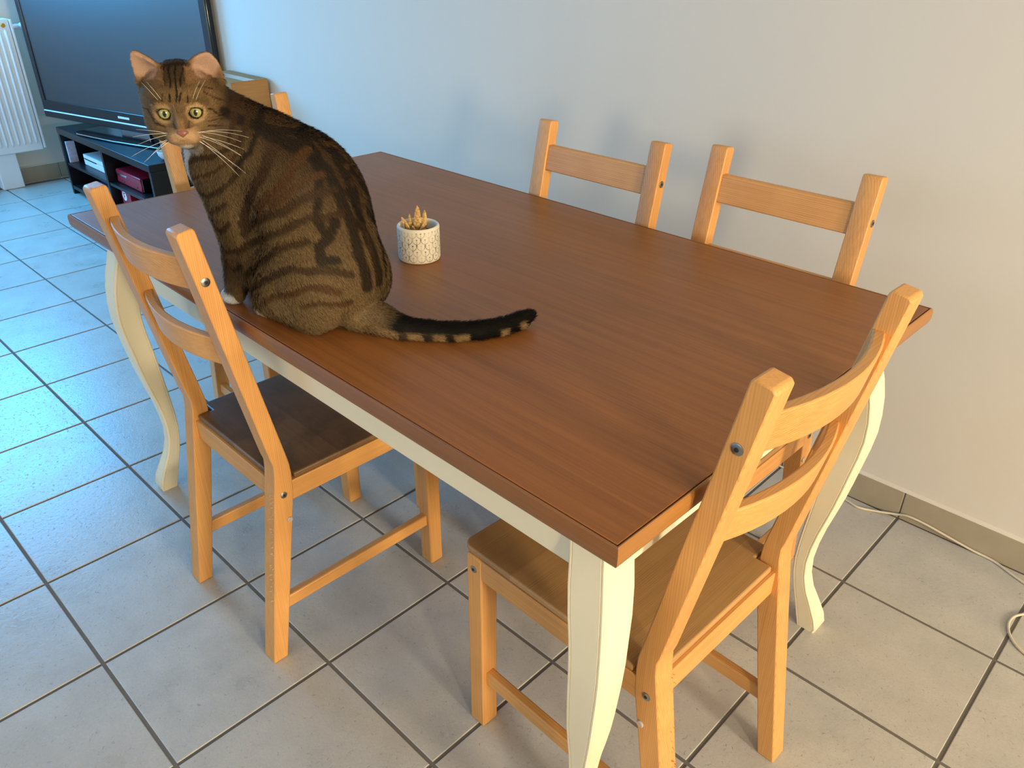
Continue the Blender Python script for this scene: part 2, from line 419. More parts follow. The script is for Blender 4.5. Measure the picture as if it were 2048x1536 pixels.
def slats(t, bow):
    back_slat(t, 0.840, 0.900, 0.0205 if bow else 0.016, bow); back_slat(t, 0.688, 0.746, 0.0495 if bow else 0.045, bow)
GC = 'pine ladder-back chairs around the dining table'
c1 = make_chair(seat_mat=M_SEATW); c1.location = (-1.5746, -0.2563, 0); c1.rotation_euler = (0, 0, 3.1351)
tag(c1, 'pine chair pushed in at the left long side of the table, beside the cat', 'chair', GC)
spots = [((-2.1305, -1.2843, 0), -0.0039, 'pine chair between table and wall, back showing left of the other wall-side chair'),
         ((-2.5834, -1.3490, 0), -0.0132, 'pine chair between table and wall, nearer the right front corner of the table'),
         ((-2.8177, -0.4501, 0), -1.5950, 'pine chair at the near short end of the table, its curved slats seen from behind'),
         ((-0.9780, -1.0270, 0), 1.4970, 'pine chair at the far short end of the table, mostly hidden behind the cat')]
for n_, (loc, rz, lab) in enumerate(spots):
    c = copy_tree(c1); c.location = loc; c.rotation_euler = (0, 0, rz); c['label'] = lab
    for ch in [q for q in COL.objects if q.parent == c]:
        if ch.name.startswith('seat'):
            ch.data = ch.data.copy(); ch.data.materials[0] = M_SEAT
    slats(c, 0.0 if n_ < 2 else 0.032)
slats(c1, 0.032)
# frayed wood splinters on the two nearest chairs, clawed by the cat
def splinters(chair, xface, n, seed):
    r = random.Random(seed); mb = MB()
    for k in range(n):
        z = r.uniform(0.16, 0.44); y = (0.0005+0.0735*z/0.478)
        x = xface+r.uniform(-0.006, 0.006)
        p = Vector((x, y+0.001, z)); d = Vector((r.uniform(-.5, .5), -1, r.uniform(-.4, .9))).normalized(); L_ = r.uniform(0.002, 0.008)
        mb.tube([p, p+d*L_*0.5+Vector((0, 0, r.uniform(-.001, .001))), p+d*L_], [0.0007, 0.0005, 0.0001], 4)
    o = obj('splinters', mb, M_PY, chair); o['kind'] = 'stuff'
splinters(c1, CW-0.0075, 46, 3)
near_chair = [o for o in COL.objects if o.get('label', '').startswith('pine chair at the near')][0]
splinters(near_chair, 0.0325, 30, 5)

# ------------------------------------------------------------------ patterned pot with dried succulent
def pot_mat():
    k = NT('pot_print')
    sp = k.n.new('ShaderNodeSeparateXYZ'); k.link(k.obj(), sp.inputs[0])
    ang = k.math('ARCTAN2', sp.outputs[1], sp.outputs[0])
    N = 16.0
    u = k.math('MULTIPLY', ang, N/(2*PI)); v = k.math('DIVIDE', sp.outputs[2], 0.0250)
    tot = None
    for off in (0.0, 0.5):
        p = k.math('SUBTRACT', k.math('FRACT', k.math('ADD', u, off+20)), 0.5)
        q = k.math('SUBTRACT', k.math('FRACT', k.math('ADD', v, off+20)), 0.5)
        pm = k.math('MULTIPLY', p, 0.0166); qm = k.math('MULTIPLY', q, 0.0250)
        r = k.math('SQRT', k.math('ADD', k.math('MULTIPLY', pm, pm), k.math('MULTIPLY', qm, qm)))
        arc = k.math('LESS_THAN', k.math('ABSOLUTE', k.math('SUBTRACT', r, 0.0076)), 0.00050)
        arc = k.math('MULTIPLY', arc, k.math('LESS_THAN', qm, 0.0035))
        stem = k.math('MULTIPLY', k.math('LESS_THAN', k.math('ABSOLUTE', pm), 0.00035), k.math('LESS_THAN', k.math('ABSOLUTE', k.math('ADD', qm, 0.0055)), 0.0060))
        qq = k.math('SUBTRACT', qm, 0.0012)
        fan = k.math('LESS_THAN', k.math('ADD', k.math('ABSOLUTE', pm), k.math('MULTIPLY', k.math('ABSOLUTE', qq), 1.5)), 0.0023)
        dot = k.math('LESS_THAN', k.math('ADD', k.math('ABSOLUTE', pm), k.math('ABSOLUTE', k.math('ADD', qm, 0.0085))), 0.0013)
        for m in (arc, stem, fan, dot): tot = m if tot is None else k.math('MAXIMUM', tot, m)
    wear = k.ramp(k.noise(k.obj(), 55, 3, 0.6), 0.40, 0.60, 0.25, 0.95)
    band = k.math('MULTIPLY', k.math('LESS_THAN', sp.outputs[2], 0.0655), k.math('GREATER_THAN', sp.outputs[2], 0.004))
    rad = k.math('GREATER_THAN', k.math('SQRT', k.math('ADD', k.math('MULTIPLY', sp.outputs[0], sp.outputs[0]), k.math('MULTIPLY', sp.outputs[1], sp.outputs[1]))), 0.0400)
    f = k.math('MULTIPLY', k.math('MULTIPLY', tot, wear), k.math('MULTIPLY', band, rad))
    base = k.mix(k.noise(k.obj(), 30, 3), lin((226, 216, 196)), lin((208, 196, 174)))
    k.col(k.mix(f, base, lin((52, 48, 42)))); k.rough(0.55); return k.m
pot = tag(empty('potted_succulent', (-1.927, -0.7285, TH)), 'small white ceramic pot with grey scallop print holding a dried succulent, on the table', 'potted plant')
obj('pot', MB().lathe([(0.0385, 0.0), (0.0412, 0.0015), (0.0425, 0.005), (0.0425, 0.066), (0.0418, 0.0695), (0.0398, 0.0712), (0.0376, 0.0705), (0.0366, 0.068), (0.0362, 0.050), (0.034, 0.046)], 48), pot_mat(), pot, angle=1.2)
def soil_mb():
    mb = MB(); R = []
    for r, z in ((0.0355, 0.050), (0.030, 0.0535), (0.020, 0.055), (0.008, 0.0545)):
        R.append([(r*math.cos(2*PI*i/24), r*math.sin(2*PI*i/24), z+random.uniform(-.001, .001)) for i in range(24)])
    return mb.rings(R)
obj('soil', soil_mb(), M_SOIL, pot)
def succ_mat():
    k = NT('dried_succulent'); v = k.obj(); a = k.noise(v, 260, 3, 0.7)
    k.col(k.mix(k.ramp(a, 0.35, 0.65), lin((132, 94, 48)), lin((216, 178, 112)))); k.rough(0.85); k.bump(a, 0.8, 0.001); return k.m
M_SUCC = succ_mat()
# stems placed in picture-left-to-right order: picture right is about (-.71,-.70) on the table
def stem(u, d, h, r, lean, seed, flat=0.75):
    rr = random.Random(seed); mb = MB(); R = []
    bx, by = -0.715*u+0.6*d, -0.70*u-0.6*d
    n = 9
    for k in range(n+1):
        f = k/n; rad = r*(math.sin(PI*min(1, 0.18+f*0.82))**0.6)*(1.0 if f < .95 else 0.45)+0.0003
        cx, cy = bx-0.715*lean*f, by-0.70*lean*f
        ring = []
        for q in range(10):
            a = 2*PI*q/10; w = rad*(1+0.16*math.cos(5*a)+rr.uniform(-.06, .06))
            x = w*math.cos(a); y = w*flat*math.sin(a)
            ring.append((cx-0.715*x+0.6*y, cy-0.70*x-0.6*y, 0.050+h*1.18*f))
        R.append(ring)
    obj('stem', mb.rings(R), M_SUCC, pot, angle=1.5)
for a in ((-0.002, 0, 0.050, 0.0066, 0.002, 1), (0.009, 0.004, 0.041, 0.0050, 0.005, 2), (-0.016, 0.000, 0.030, 0.0048, -0.016, 3), (-0.013, 0.008, 0.033, 0.0042, -0.004, 4),
          (0.008, -0.008, 0.021, 0.0036, 0.003, 5), (-0.006, -0.010, 0.017, 0.0036, -0.004, 6), (0.003, -0.010, 0.015, 0.0030, 0.004, 7), (-0.014, -0.005, 0.020, 0.0040, -0.010, 8)): stem(*a)

# ------------------------------------------------------------------ radiator on the far wall
rad = tag(empty('radiator', (2.31, -0.75, 0)), 'white ribbed panel radiator on the far wall, left of the television', 'radiator')
obj('panel', MB().box(0.0, 0.075, -0.52, 0.52, 0.205, 0.930), M_WHITE, rad, 0.006)
obj('side_cover', MB().box(-0.004, 0.082, -0.535, -0.522, 0.215, 0.925), M_WHITE, rad, 0.003)
for k in range(31):
    y = -0.490 + k*0.0325
    R = []
    for z, s in ((0.245, 0.15), (0.262, 1.0), (0.860, 1.0), (0.877, 0.15)):
        R.append([(0.0005, y-0.010*s, z), (-0.010*s, y-0.006*s, z), (-0.012*s, y, z), (-0.010*s, y+0.006*s, z), (0.0005, y+0.010*s, z)])
    obj('rib', MB().rings(R), M_WHITE, rad, angle=1.2)
obj('plug', MB().disc((0.0, -0.4850, 0.897), 0, 0.012, 0.010, 14, -1), M_BRASS, rad)
v = obj('valve', MB().tube([(0.03, -0.530, 0.885), (0.03, -0.560, 0.885), (0.03, -0.575, 0.885)], [0.012, 0.014, 0.010], 12), M_WHITE, rad)
obj('valve_head', MB().tube([(0.03, -0.575, 0.885), (0.03, -0.585, 0.885), (0.03, -0.615, 0.885), (0.03, -0.620, 0.885)], [0.013, 0.019, 0.018, 0.012], 14), M_WHITE, v)
obj('pipe', MB().tube([(0.03, -0.575, 0.885), (0.080, -0.588, 0.885), (0.100, -0.590, 0.885)], 0.009, 10), M_WHITE, rad)
ped = tag(obj('pipe_cover', MB().box(2.335, 2.411, -1.118, -1.000, 0.0, 0.204), M_WHITE, None, 0.005), 'white boxed pipe cover standing on the floor under the radiator', 'pipe cover')

# ------------------------------------------------------------------ television on the black stand
SZ = 0.384
ts = tag(empty('tv_stand', (1.385, -1.48, 0)), 'low black open-shelf television stand against the right wall', 'tv stand')
def SB(x0, x1, y0, y1, z0, z1): return MB().box(x0-1.385, x1-1.385, y0+1.48, y1+1.48, z0, z1)
obj('top_panel', SB(0.775, 1.995, -1.688, -1.272, SZ-0.036, SZ), M_BLACKWOOD, ts, 0.002)
obj('side_panel', SB(0.775, 0.797, -1.688, -1.274, 0.0, SZ-0.0362), M_BLACKWOOD, ts, 0.0015)
obj('side_panel', SB(1.973, 1.995, -1.688, -1.274, 0.0, SZ-0.0362), M_BLACKWOOD, ts, 0.0015)
obj('divider', SB(1.372, 1.394, -1.680, -1.276, 0.052, SZ-0.0362), M_BLACKWOOD, ts, 0.0015)
obj('bottom_panel', SB(0.797, 1.973, -1.680, -1.276, 0.030, 0.052), M_BLACKWOOD, ts, 0.0015)
obj('plinth', SB(0.797, 1.973, -1.330, -1.312, 0.0, 0.030), M_BLACKWOOD, ts)
obj('shelf', SB(1.394, 1.973, -1.680, -1.280, 0.170, 0.186), M_BLACKWOOD, ts, 0.001)
obj('shelf', SB(0.797, 1.372, -1.680, -1.280, 0.170, 0.186), M_BLACKWOOD, ts, 0.001)
obj('back_panel', SB(0.797, 1.973, -1.688, -1.682, 0.030, SZ-0.0362), M_BLACKWOOD, ts)

tv = tag(empty('television', (1.419, -1.473, SZ), 3.384), 'large black flat television standing on the black stand in the corner', 'television')
W2, B0, TVH = 0.755, 0.036, 0.870
obj('casing', MB().prism([(0.0, B0), (0.0, B0+TVH), (0.018, B0+TVH), (0.030, B0+0.80), (0.030, B0+0.10), (0.018, B0)], 0, -W2, W2), M_GLOSS, tv, 0.004)
sb, st = B0+0.094, B0+TVH-0.04
def fr(x0, x1, z0, z1, m, n, y0=-0.010): return obj(n, MB().box(x0, x1, y0, 0.001, z0, z1), m, tv, 0.003)
fr(-W2, W2, B0+0.040, sb, M_SATIN, 'lower_bezel'); fr(-W2, W2, st, B0+TVH, M_SATIN, 'top_bezel')
fr(-W2, -W2+0.034, sb, st, M_SATIN, 'side_bezel'); fr(W2-0.042, W2, sb, st, M_SATIN, 'side_bezel')
sp_ = fr(-W2, W2, B0, B0+0.033, M_SATIN, 'speaker_bar', -0.012)
fr(-W2+0.004, W2-0.004, B0+0.033, B0+0.040, M_STRIP, 'pale_strip', -0.014)
obj('screen', MB().box(-W2+0.034, W2-0.042, -0.0035, 0.0005, sb, st), M_SCREEN, tv)
# small blurred maker's badge: unreadable white lettering
bd = MB(); r9 = random.Random(4); xx = -0.075
for k in range(7):
    w = 0.011 if k else 0.014
    bd.box(xx, xx+w, -0.0112, -0.0098, B0+0.060, B0+0.0715); xx += w+0.0022
obj('badge', bd, M_WHITE, tv)
obj('neck', MB().box(-0.12, 0.12, 0.018, 0.040, 0.008, 0.12), M_CHROME, tv, 0.003)
R = []
outl = [(-0.32, 0.10), (0.34, 0.10)] + [(0.40-0.06*0+0.02*math.cos(a), -0.05+0.10*math.sin(a)*0) for a in ()]
outl = [(-0.36, 0.09), (0.40, 0.09), (0.41, -0.08), (0.36, -0.120), (0.02, -0.142), (-0.30, -0.128), (-0.355, -0.10)]
obj('base_plate', MB().prism([(x, y) for x, y in outl], 2, 0.0005, 0.012), M_GLOSS, tv, 0.003)
obj('base_rim', MB().tube([(0.36, -0.121, 0.010), (0.19, -0.136, 0.010), (0.02, -0.1435, 0.010), (-0.16, -0.138, 0.010), (-0.30, -0.129, 0.010)], 0.0022, 6), M_CHROME, tv)

# things on the stand
con = tag(empty('game_console', (1.69, -1.46, 0.186)), 'white game console lying on the left upper shelf of the stand', 'game console')
obj('lower_shell', MB().box(-0.165, 0.165, -0.12, 0.125, 0.0, 0.034), M_WCON, con, 0.003)
obj('upper_shell', MB().box(-0.165, 0.165, -0.12, 0.125, 0.0365, 0.060), M_WCON, con, 0.003)
obj('disc_slot', MB().box(-0.02, 0.15, 0.124, 0.1262, 0.0325, 0.0385), M_HOLE, con)
fig = tag(empty('figurine', (1.575, -1.40, 0.246)), 'tiny blue toy figurine standing on the white console', 'figurine')
obj('body', MB().sphere((0, 0, 0.022), (0.014, 0.011, 0.020)), M_BLUE, fig)
obj('head', MB().sphere((0, 0.002, 0.052), (0.013, 0.012, 0.014)), M_BLUE, fig)
for sg in (-1, 1):
    obj('arm', MB().tube([(sg*0.012, 0.002, 0.032), (sg*0.022, 0.008, 0.024)], [0.005, 0.004], 8), M_BLUE, fig)
    obj('foot', MB().sphere((sg*0.008, 0.006, 0.005), (0.007, 0.011, 0.005)), M_BLUE, fig)
rc = tag(empty('red_console', (1.185, -1.44, 0.186)), 'glossy red game console lying on the right upper shelf of the stand', 'game console')
obj('shell', MB().prism([(-0.13, 0.002), (0.122, 0.002), (0.128, 0.012), (0.124, 0.040), (0.128, 0.068), (0.122, 0.076), (-0.13, 0.076)], 0, -0.150, 0.150), M_RED, rc, 0.004)
obj('end_cap', MB().box(-0.156, -0.1502, -0.12, 0.118, 0.005, 0.072), M_SATIN, rc, 0.004)
obj('front_strip', MB().box(0.02, 0.14, 0.1255, 0.1285, 0.046, 0.056), M_CHROME, rc, 0.001)
for x in (0.09, 0.06, -0.10): obj('button', MB().disc((x, 0.126, 0.022), 1, 0.006, 0.003, 12, 1), M_SATIN, rc)
gb = tag(empty('red_box', (1.265, -1.40, 0.052)), 'red box with a white round emblem on the right lower shelf', 'box')
obj('box_body', MB().box(-0.058, 0.058, -0.09, 0.09, 0.0, 0.112), M_RED, gb, 0.003)
em = obj('emblem', MB().disc((0.018, 0.0895, 0.072), 1, 0.026, 0.0012, 24, 1), M_WHITE, gb)
obj('emblem_mark', MB().box(0.020, 0.026, 0.0905, 0.0912, 0.056, 0.090).box(0.006, 0.020, 0.0905, 0.0912, 0.083, 0.090).box(0.008, 0.020, 0.0905, 0.0912, 0.069, 0.075), M_RED, em)
tag(obj('disc_case', MB().box(-0.007, 0.007, -0.024, 0.024, 0, 0.120), M_CASEW, None, 0.0015), 'pale printed disc case standing at the left end of the upper shelf', 'disc case').location = (1.952, -1.312, 0.1862)
tag(obj('case_stack', MB().box(-0.09, 0.09, -0.08, 0.08, 0, 0.016).box(-0.088, 0.09, -0.078, 0.08, 0.0165, 0.032).box(-0.09, 0.086, -0.08, 0.078, 0.0325, 0.048), M_CASEB, None, 0.001), 'blue printed cases lying on the left lower shelf', 'disc cases').location = (1.66, -1.42, 0.0522)
bw = tag(obj('white_bowl', MB().lathe([(0.020, 0.0), (0.034, 0.006), (0.046, 0.022), (0.050, 0.040), (0.047, 0.041), (0.042, 0.024), (0.030, 0.010), (0.012, 0.007)], 28), M_WHITE, None, angle=1.2), 'small white rounded bowl at the right end of the stand, behind the chair post', 'bowl')
bw.location = (0.828, -1.400, SZ+0.0005)

# ------------------------------------------------------------------ cardboard box
cb = tag(empty('cardboard_box', (0.475, -1.60, 0)), 'tall brown cardboard box against the wall between television and far chair', 'box')
bx0, bx1, by0, by1, bz = -0.192, 0.150, -0.088, 0.092, 0.790
obj('carton', MB().box(bx0, bx1, by0, by1, 0.0, bz-0.003), M_CARD, cb, 0.002)
obj('flap', MB().box(bx0, bx1, by0, (by0+by1)/2-0.001, bz-0.003, bz), M_CARD, cb, 0.0008)
obj('flap', MB().box(bx0, bx1, (by0+by1)/2+0.001, by1, bz-0.003, bz), M_CARD, cb, 0.0008)
obj('tape', MB().box(bx0-0.0008, bx1, -0.024, 0.026, bz+0.0001, bz+0.0009), M_TAPE, cb)
# ------------------------------------------------------------------ cables by the skirting
def smooth_path(P, n=6):
    out = []
    for i in range(len(P)-1):
        p0, p1, p2, p3 = (Vector(P[max(i-1, 0)]), Vector(P[i]), Vector(P[i+1]), Vector(P[min(i+2, len(P)-1)]))
        for k in range(n):
            t = k/n; out.append(0.5*((2*p1)+(-p0+p2)*t+(2*p0-5*p1+4*p2-p3)*t*t+(-p0+3*p1-3*p2+p3)*t**3))
    out.append(Vector(P[-1])); return out
CP = [(-1.3, -1.684, 0.0032), (-1.9, -1.684, 0.0032), (-2.4, -1.682, 0.0032), (-2.54, -1.668, 0.0032), (-2.5815, -1.6617, 0.0032), (-2.6125, -1.6553, 0.0032), (-2.6479, -1.6693, 0.0032), (-2.7, -1.686, 0.0113), (-2.7303, -1.686, 0.0218), (-2.7755, -1.686, 0.0211), (-2.8401, -1.686, 0.0127), (-2.8962, -1.686, 0.0057), (-2.9502, -1.6838, 0.0032), (-3.0236, -1.6532, 0.0032), (-3.2, -1.6, 0.0032)]
tag(obj('power_cable', MB().tube(smooth_path(CP), 0.0030, 8), M_CABLE, None, angle=2), 'thin off-white cable running along the skirting tiles at lower right', 'cable')
CP2 = [(-3.0744, -1.567, 0.0032), (-3.0531, -1.5414, 0.0032), (-3.0386, -1.5141, 0.0032), (-3.0369, -1.4826, 0.0032), (-3.0475, -1.4517, 0.0032), (-3.065, -1.4286, 0.0032), (-3.0865, -1.4147, 0.0032), (-3.1206, -1.4027, 0.0032)]
tag(obj('looped_cable', MB().tube(smooth_path(CP2), 0.0030, 8), M_CABLE, None, angle=2), 'loop of off-white cable on the floor at the right edge of the photo', 'cable')

# ------------------------------------------------------------------ the cat: one continuous surface grown from a smooth implicit field
def rotm(ax,deg):
    a=np.radians(deg);c,s=np.cos(a),np.sin(a)
    return {'x':np.array([[1,0,0],[0,c,-s],[0,s,c]]),'y':np.array([[c,0,s],[0,1,0],[-s,0,c]]),'z':np.array([[c,-s,0],[s,c,0],[0,0,1]])}[ax]
PSI=12.0;ORG=np.array([-2.12,-.455,.782])
W=rotm('z',PSI)
# ---- head frame
HC=np.array([.263,.083,.339])      # head centre, body frame
# forward (nose) dir toward camera in body frame
def head_rot():
    f=np.array([-1.13,.68,-.11]); f=W.T@f; f/=np.linalg.norm(f)
    up=np.array([0,0,1.]); up=up-f*(up@f); up/=np.linalg.norm(up)
    r=np.cross(f,up)     # right of picture? 
    roll=np.radians(0); r2=r*np.cos(roll)+up*np.sin(roll); u2=up*np.cos(roll)-r*np.sin(roll)
    return np.stack([f,np.cross(u2,f),u2],1)   # columns: x fwd, y left(cat's), z up
HR=head_rot()
def cap(a,b,ra,rb): return ('c',np.array(a,float),np.array(b,float),ra,rb)
def ell(c,r,R=None): return ('e',np.array(c,float),np.array(r,float),np.eye(3) if R is None else R)
def H(p): return HC+HR@np.array(p,float)
def hcap(a,b,ra,rb): return cap(H(a),H(b),ra,rb)
def hell(c,r,R=None): return ell(H(c),r,HR if R is None else HR@R)
def sd(prim,P):
    if prim[0]=='c':
        _,a,b,ra,rb=prim;d=b-a;t=np.clip(((P-a)@d)/(d@d),0,1)
        return np.linalg.norm(P-a-t[...,None]*d,axis=-1)-(ra+(rb-ra)*t)
    _,c,r,R=prim;q=(P-c)@R
    k0=np.linalg.norm(q/r,axis=-1);k1=np.linalg.norm(q/(r*r),axis=-1)+1e-9
    return k0*(k0-1)/k1
body=[ # (prim, blend k)
 (ell([.058,.002,.078],[.078,.077,.080]),.03),                       # rump
 (ell([.100,-.002,.150],[.092,.084,.100],rotm('y',20)),.05),      # mid back
 (ell([.112,-.008,.214],[.080,.081,.092],rotm('y',25)),.05),      # back
 (ell([.166,.006,.250],[.062,.062,.064],rotm('y',30)),.04),       # shoulders
 (ell([.232,.028,.225],[.058,.060,.085],rotm('y',-8)),.04),       # chest
 (ell([.262,.050,.262],[.036,.036,.050],rotm('y',-10)),.03),      # ruff
 (ell([.205,.018,.150],[.060,.060,.070]),.04),                    # brisket
 (ell([.185,.030,.080],[.055,.045,.050]),.03),                    # belly
 (cap([.185,.016,.278],[.262,.048,.322],.054,.050),.03),          # neck
 (ell([.085,.062,.075],[.088,.038,.070],rotm('y',-12)),.02),      # haunch near
 (ell([.085,-.056,.072],[.084,.036,.066],rotm('y',-12)),.02),
 (cap([.120,.068,.060],[.150,.064,.038],.034,.028),.02),
 (cap([.120,-.068,.060],[.150,-.064,.038],.034,.028),.02),
 (cap([.060,.058,.016],[.186,.058,.012],.016,.0125),.010),         # hind feet
 (cap([.060,-.056,.016],[.168,-.052,.013],.016,.013),.010),
 (cap([.222,.046,.180],[.254,.050,.028],.028,.016),.025),         # fore legs
 (cap([.232,-.020,.180],[.268,-.012,.028],.030,.017),.025),
 (ell([.268,.051,.013],[.022,.016,.013]),.008),(ell([.280,-.011,.013],[.022,.016,.013]),.008),
]
# tail, body-local from world points
def wl(x,y,z): return W.T@(np.array([x,y,z])-ORG)
TAIL=[(-2.105,-.448,.812,.034),(-2.150,-.463,.801,.024),(-2.190,-.477,.795,.0175),(-2.222,-.500,.794,.0155),(-2.254,-.530,.793,.0145),(-2.279,-.563,.793,.0140),(-2.295,-.597,.794,.0132),(-2.303,-.630,.798,.0115),(-2.306,-.650,.802,.0080)]
tail=[(cap(wl(*a[:3]),wl(*b[:3]),a[3],b[3]),.004) for a,b in zip(TAIL[:-1],TAIL[1:])]
def headp(s=1.0):
    L=[(hell([-.004,0,.012],[.054,.056,.053]),.02),
     (hell([.016,.025,-.018],[.030,.027,.026]),.018),(hell([.016,-.025,-.018],[.030,.027,.026]),.018), # cheeks
     (hell([.038,0,-.006],[.026,.0125,.026]),.012),                 # bridge
     (hell([.049,.0110,-.030],[.0150,.0145,.0105]),.009),(hell([.049,-.0110,-.030],[.0150,.0145,.0105]),.009), # muzzle pads
     (hell([.042,0,-.0405],[.014,.0115,.0085]),.008),               # chin
     (hell([.058,0,-.0215],[.0085,.0085,.0070]),.006),             # nose
     (hell([.0405,.0215,.0138],[.0135,.0155,.0070]),.007),(hell([.0405,-.0215,.0138],[.0135,.0155,.0070]),.007)] # brows
    return L
def ears(P,d):
    # thin curved cones, minus hollow
    for sg in (1,-1):
        base=H([.004,(.029 if sg<0 else .034)*sg,.036]);tip=H([.012 if sg<0 else .006,(.052 if sg<0 else .050)*sg,.083 if sg<0 else .078])
        ax=tip-base;L=np.linalg.norm(ax);ax/=L
        # ear opening direction (forward, slightly outward)
        op=HR@np.array([.93,.30*sg,.05]);op-=ax*(op@ax);op/=np.linalg.norm(op)
        sd_=np.cross(ax,op)
        q=P-base;u=q@ax/L;a=q@op;b=q@sd_
        uu=np.clip(u,-.35,1)
        w=(.0235 if sg<0 else .0285)*np.clip(1-np.clip(uu,0,1)**(1.5 if sg<0 else 1.9),0,1)**(.85 if sg<0 else .70)+.002   # half width
        # crescent surface: a = -depth*(1-(b/w)^2)
        dep=.016*np.clip(1-uu,0,1.2)
        surf=a+dep*(1-np.clip(b/w,-1.2,1.2)**2)
        dd=np.maximum(np.abs(surf)-.0034,np.abs(b)-w)
        dd=np.maximum(dd,np.maximum((u-1)*L,(-.35-u)*L))*.75
        d=smin(d,dd,.006)
    return d
def smin(a,b,k):
    h=np.clip(.5+.5*(b-a)/k,0,1);return b+(a-b)*h-k*h*(1-h)
def field(P):
    d=None
    for pr_,k in body: 
        e=sd(pr_,P);d=e if d is None else smin(d,e,k)
    for pr_,k in tail: d=smin(d,sd(pr_,P),k)
    hd=None
    for pr_,k in headp():
        e=sd(pr_,P);hd=e if hd is None else smin(hd,e,k)
    d=smin(d,hd,.022)
    d=ears(P,d)
    for sg in (1,-1):   # eye sockets
        d=-smin(-d,sd(hell([.0500,.0215*sg,.0030],[.0100,.0104,.0080]),P),.006)
    d=d-.0012
    d=np.maximum(d,-(P[...,2]-.0005))
    return d
def nets(lo,hi,h):
    ax=[np.arange(l,u+h,h) for l,u in zip(lo,hi)];nx,ny,nz=map(len,ax)
    F=np.empty((nx,ny,nz),np.float32)
    Y,Z=np.meshgrid(ax[1],ax[2],indexing='ij')
    for i0 in range(0,nx,24):
        xs=ax[0][i0:i0+24]
        P=np.stack(np.broadcast_arrays(xs[:,None,None],Y[None],Z[None]),-1)
        F[i0:i0+24]=field(P)
    s=F<0
    c=np.zeros((nx-1,ny-1,nz-1),np.int8)
    for a in (0,1):
        for b in (0,1):
            for e in (0,1): c+=s[a:nx-1+a,b:ny-1+b,e:nz-1+e]
    act=(c>0)&(c<8);idx=np.full(act.shape,-1,np.int64);I=np.argwhere(act);idx[act]=np.arange(len(I))
    acc=np.zeros((len(I),3));cnt=np.zeros(len(I))
    cor=[(a,b,e) for a in (0,1) for b in (0,1) for e in (0,1)]
    for p in cor:
        for axis in range(3):
            if p[axis]: continue
            q=list(p);q[axis]=1
            fa=F[tuple((I+p).T)];fb=F[tuple((I+q).T)];m=(fa<0)!=(fb<0)
            t=np.where(m,fa/(fa-fb+1e-20),0);pt=np.array(p,float)[None].repeat(len(I),0);pt[:,axis]+=t
            acc[m]+=pt[m];cnt[m]+=1
    V=np.array(lo)+h*(I+acc/cnt[:,None])
    quads=[]
    for axis in range(3):
        o=[k for k in range(3) if k!=axis]
        sl0=[slice(1,-1)]*3;sl0[axis]=slice(0,-1);a0=s[tuple(sl0)];sl1=list(sl0);sl1[axis]=slice(1,None);a1=s[tuple(sl1)]
        E=np.argwhere(a0!=a1)+[0 if k==axis else 1 for k in range(3)]
        fl=s[tuple(E.T)]
        u=np.zeros(3,int);u[o[0]]=1;v=np.zeros(3,int);v[o[1]]=1
        q=np.stack([idx[tuple((E-u-v).T)],idx[tuple((E-v).T)],idx[tuple(E.T)],idx[tuple((E-u).T)]],1)
        flip=fl if axis!=1 else ~fl
        q[~flip]=q[~flip][:,::-1];quads.append(q)
    return V,np.concatenate(quads)
LO=[-.24,-.30,-.004];HI=[.42,.16,.46]

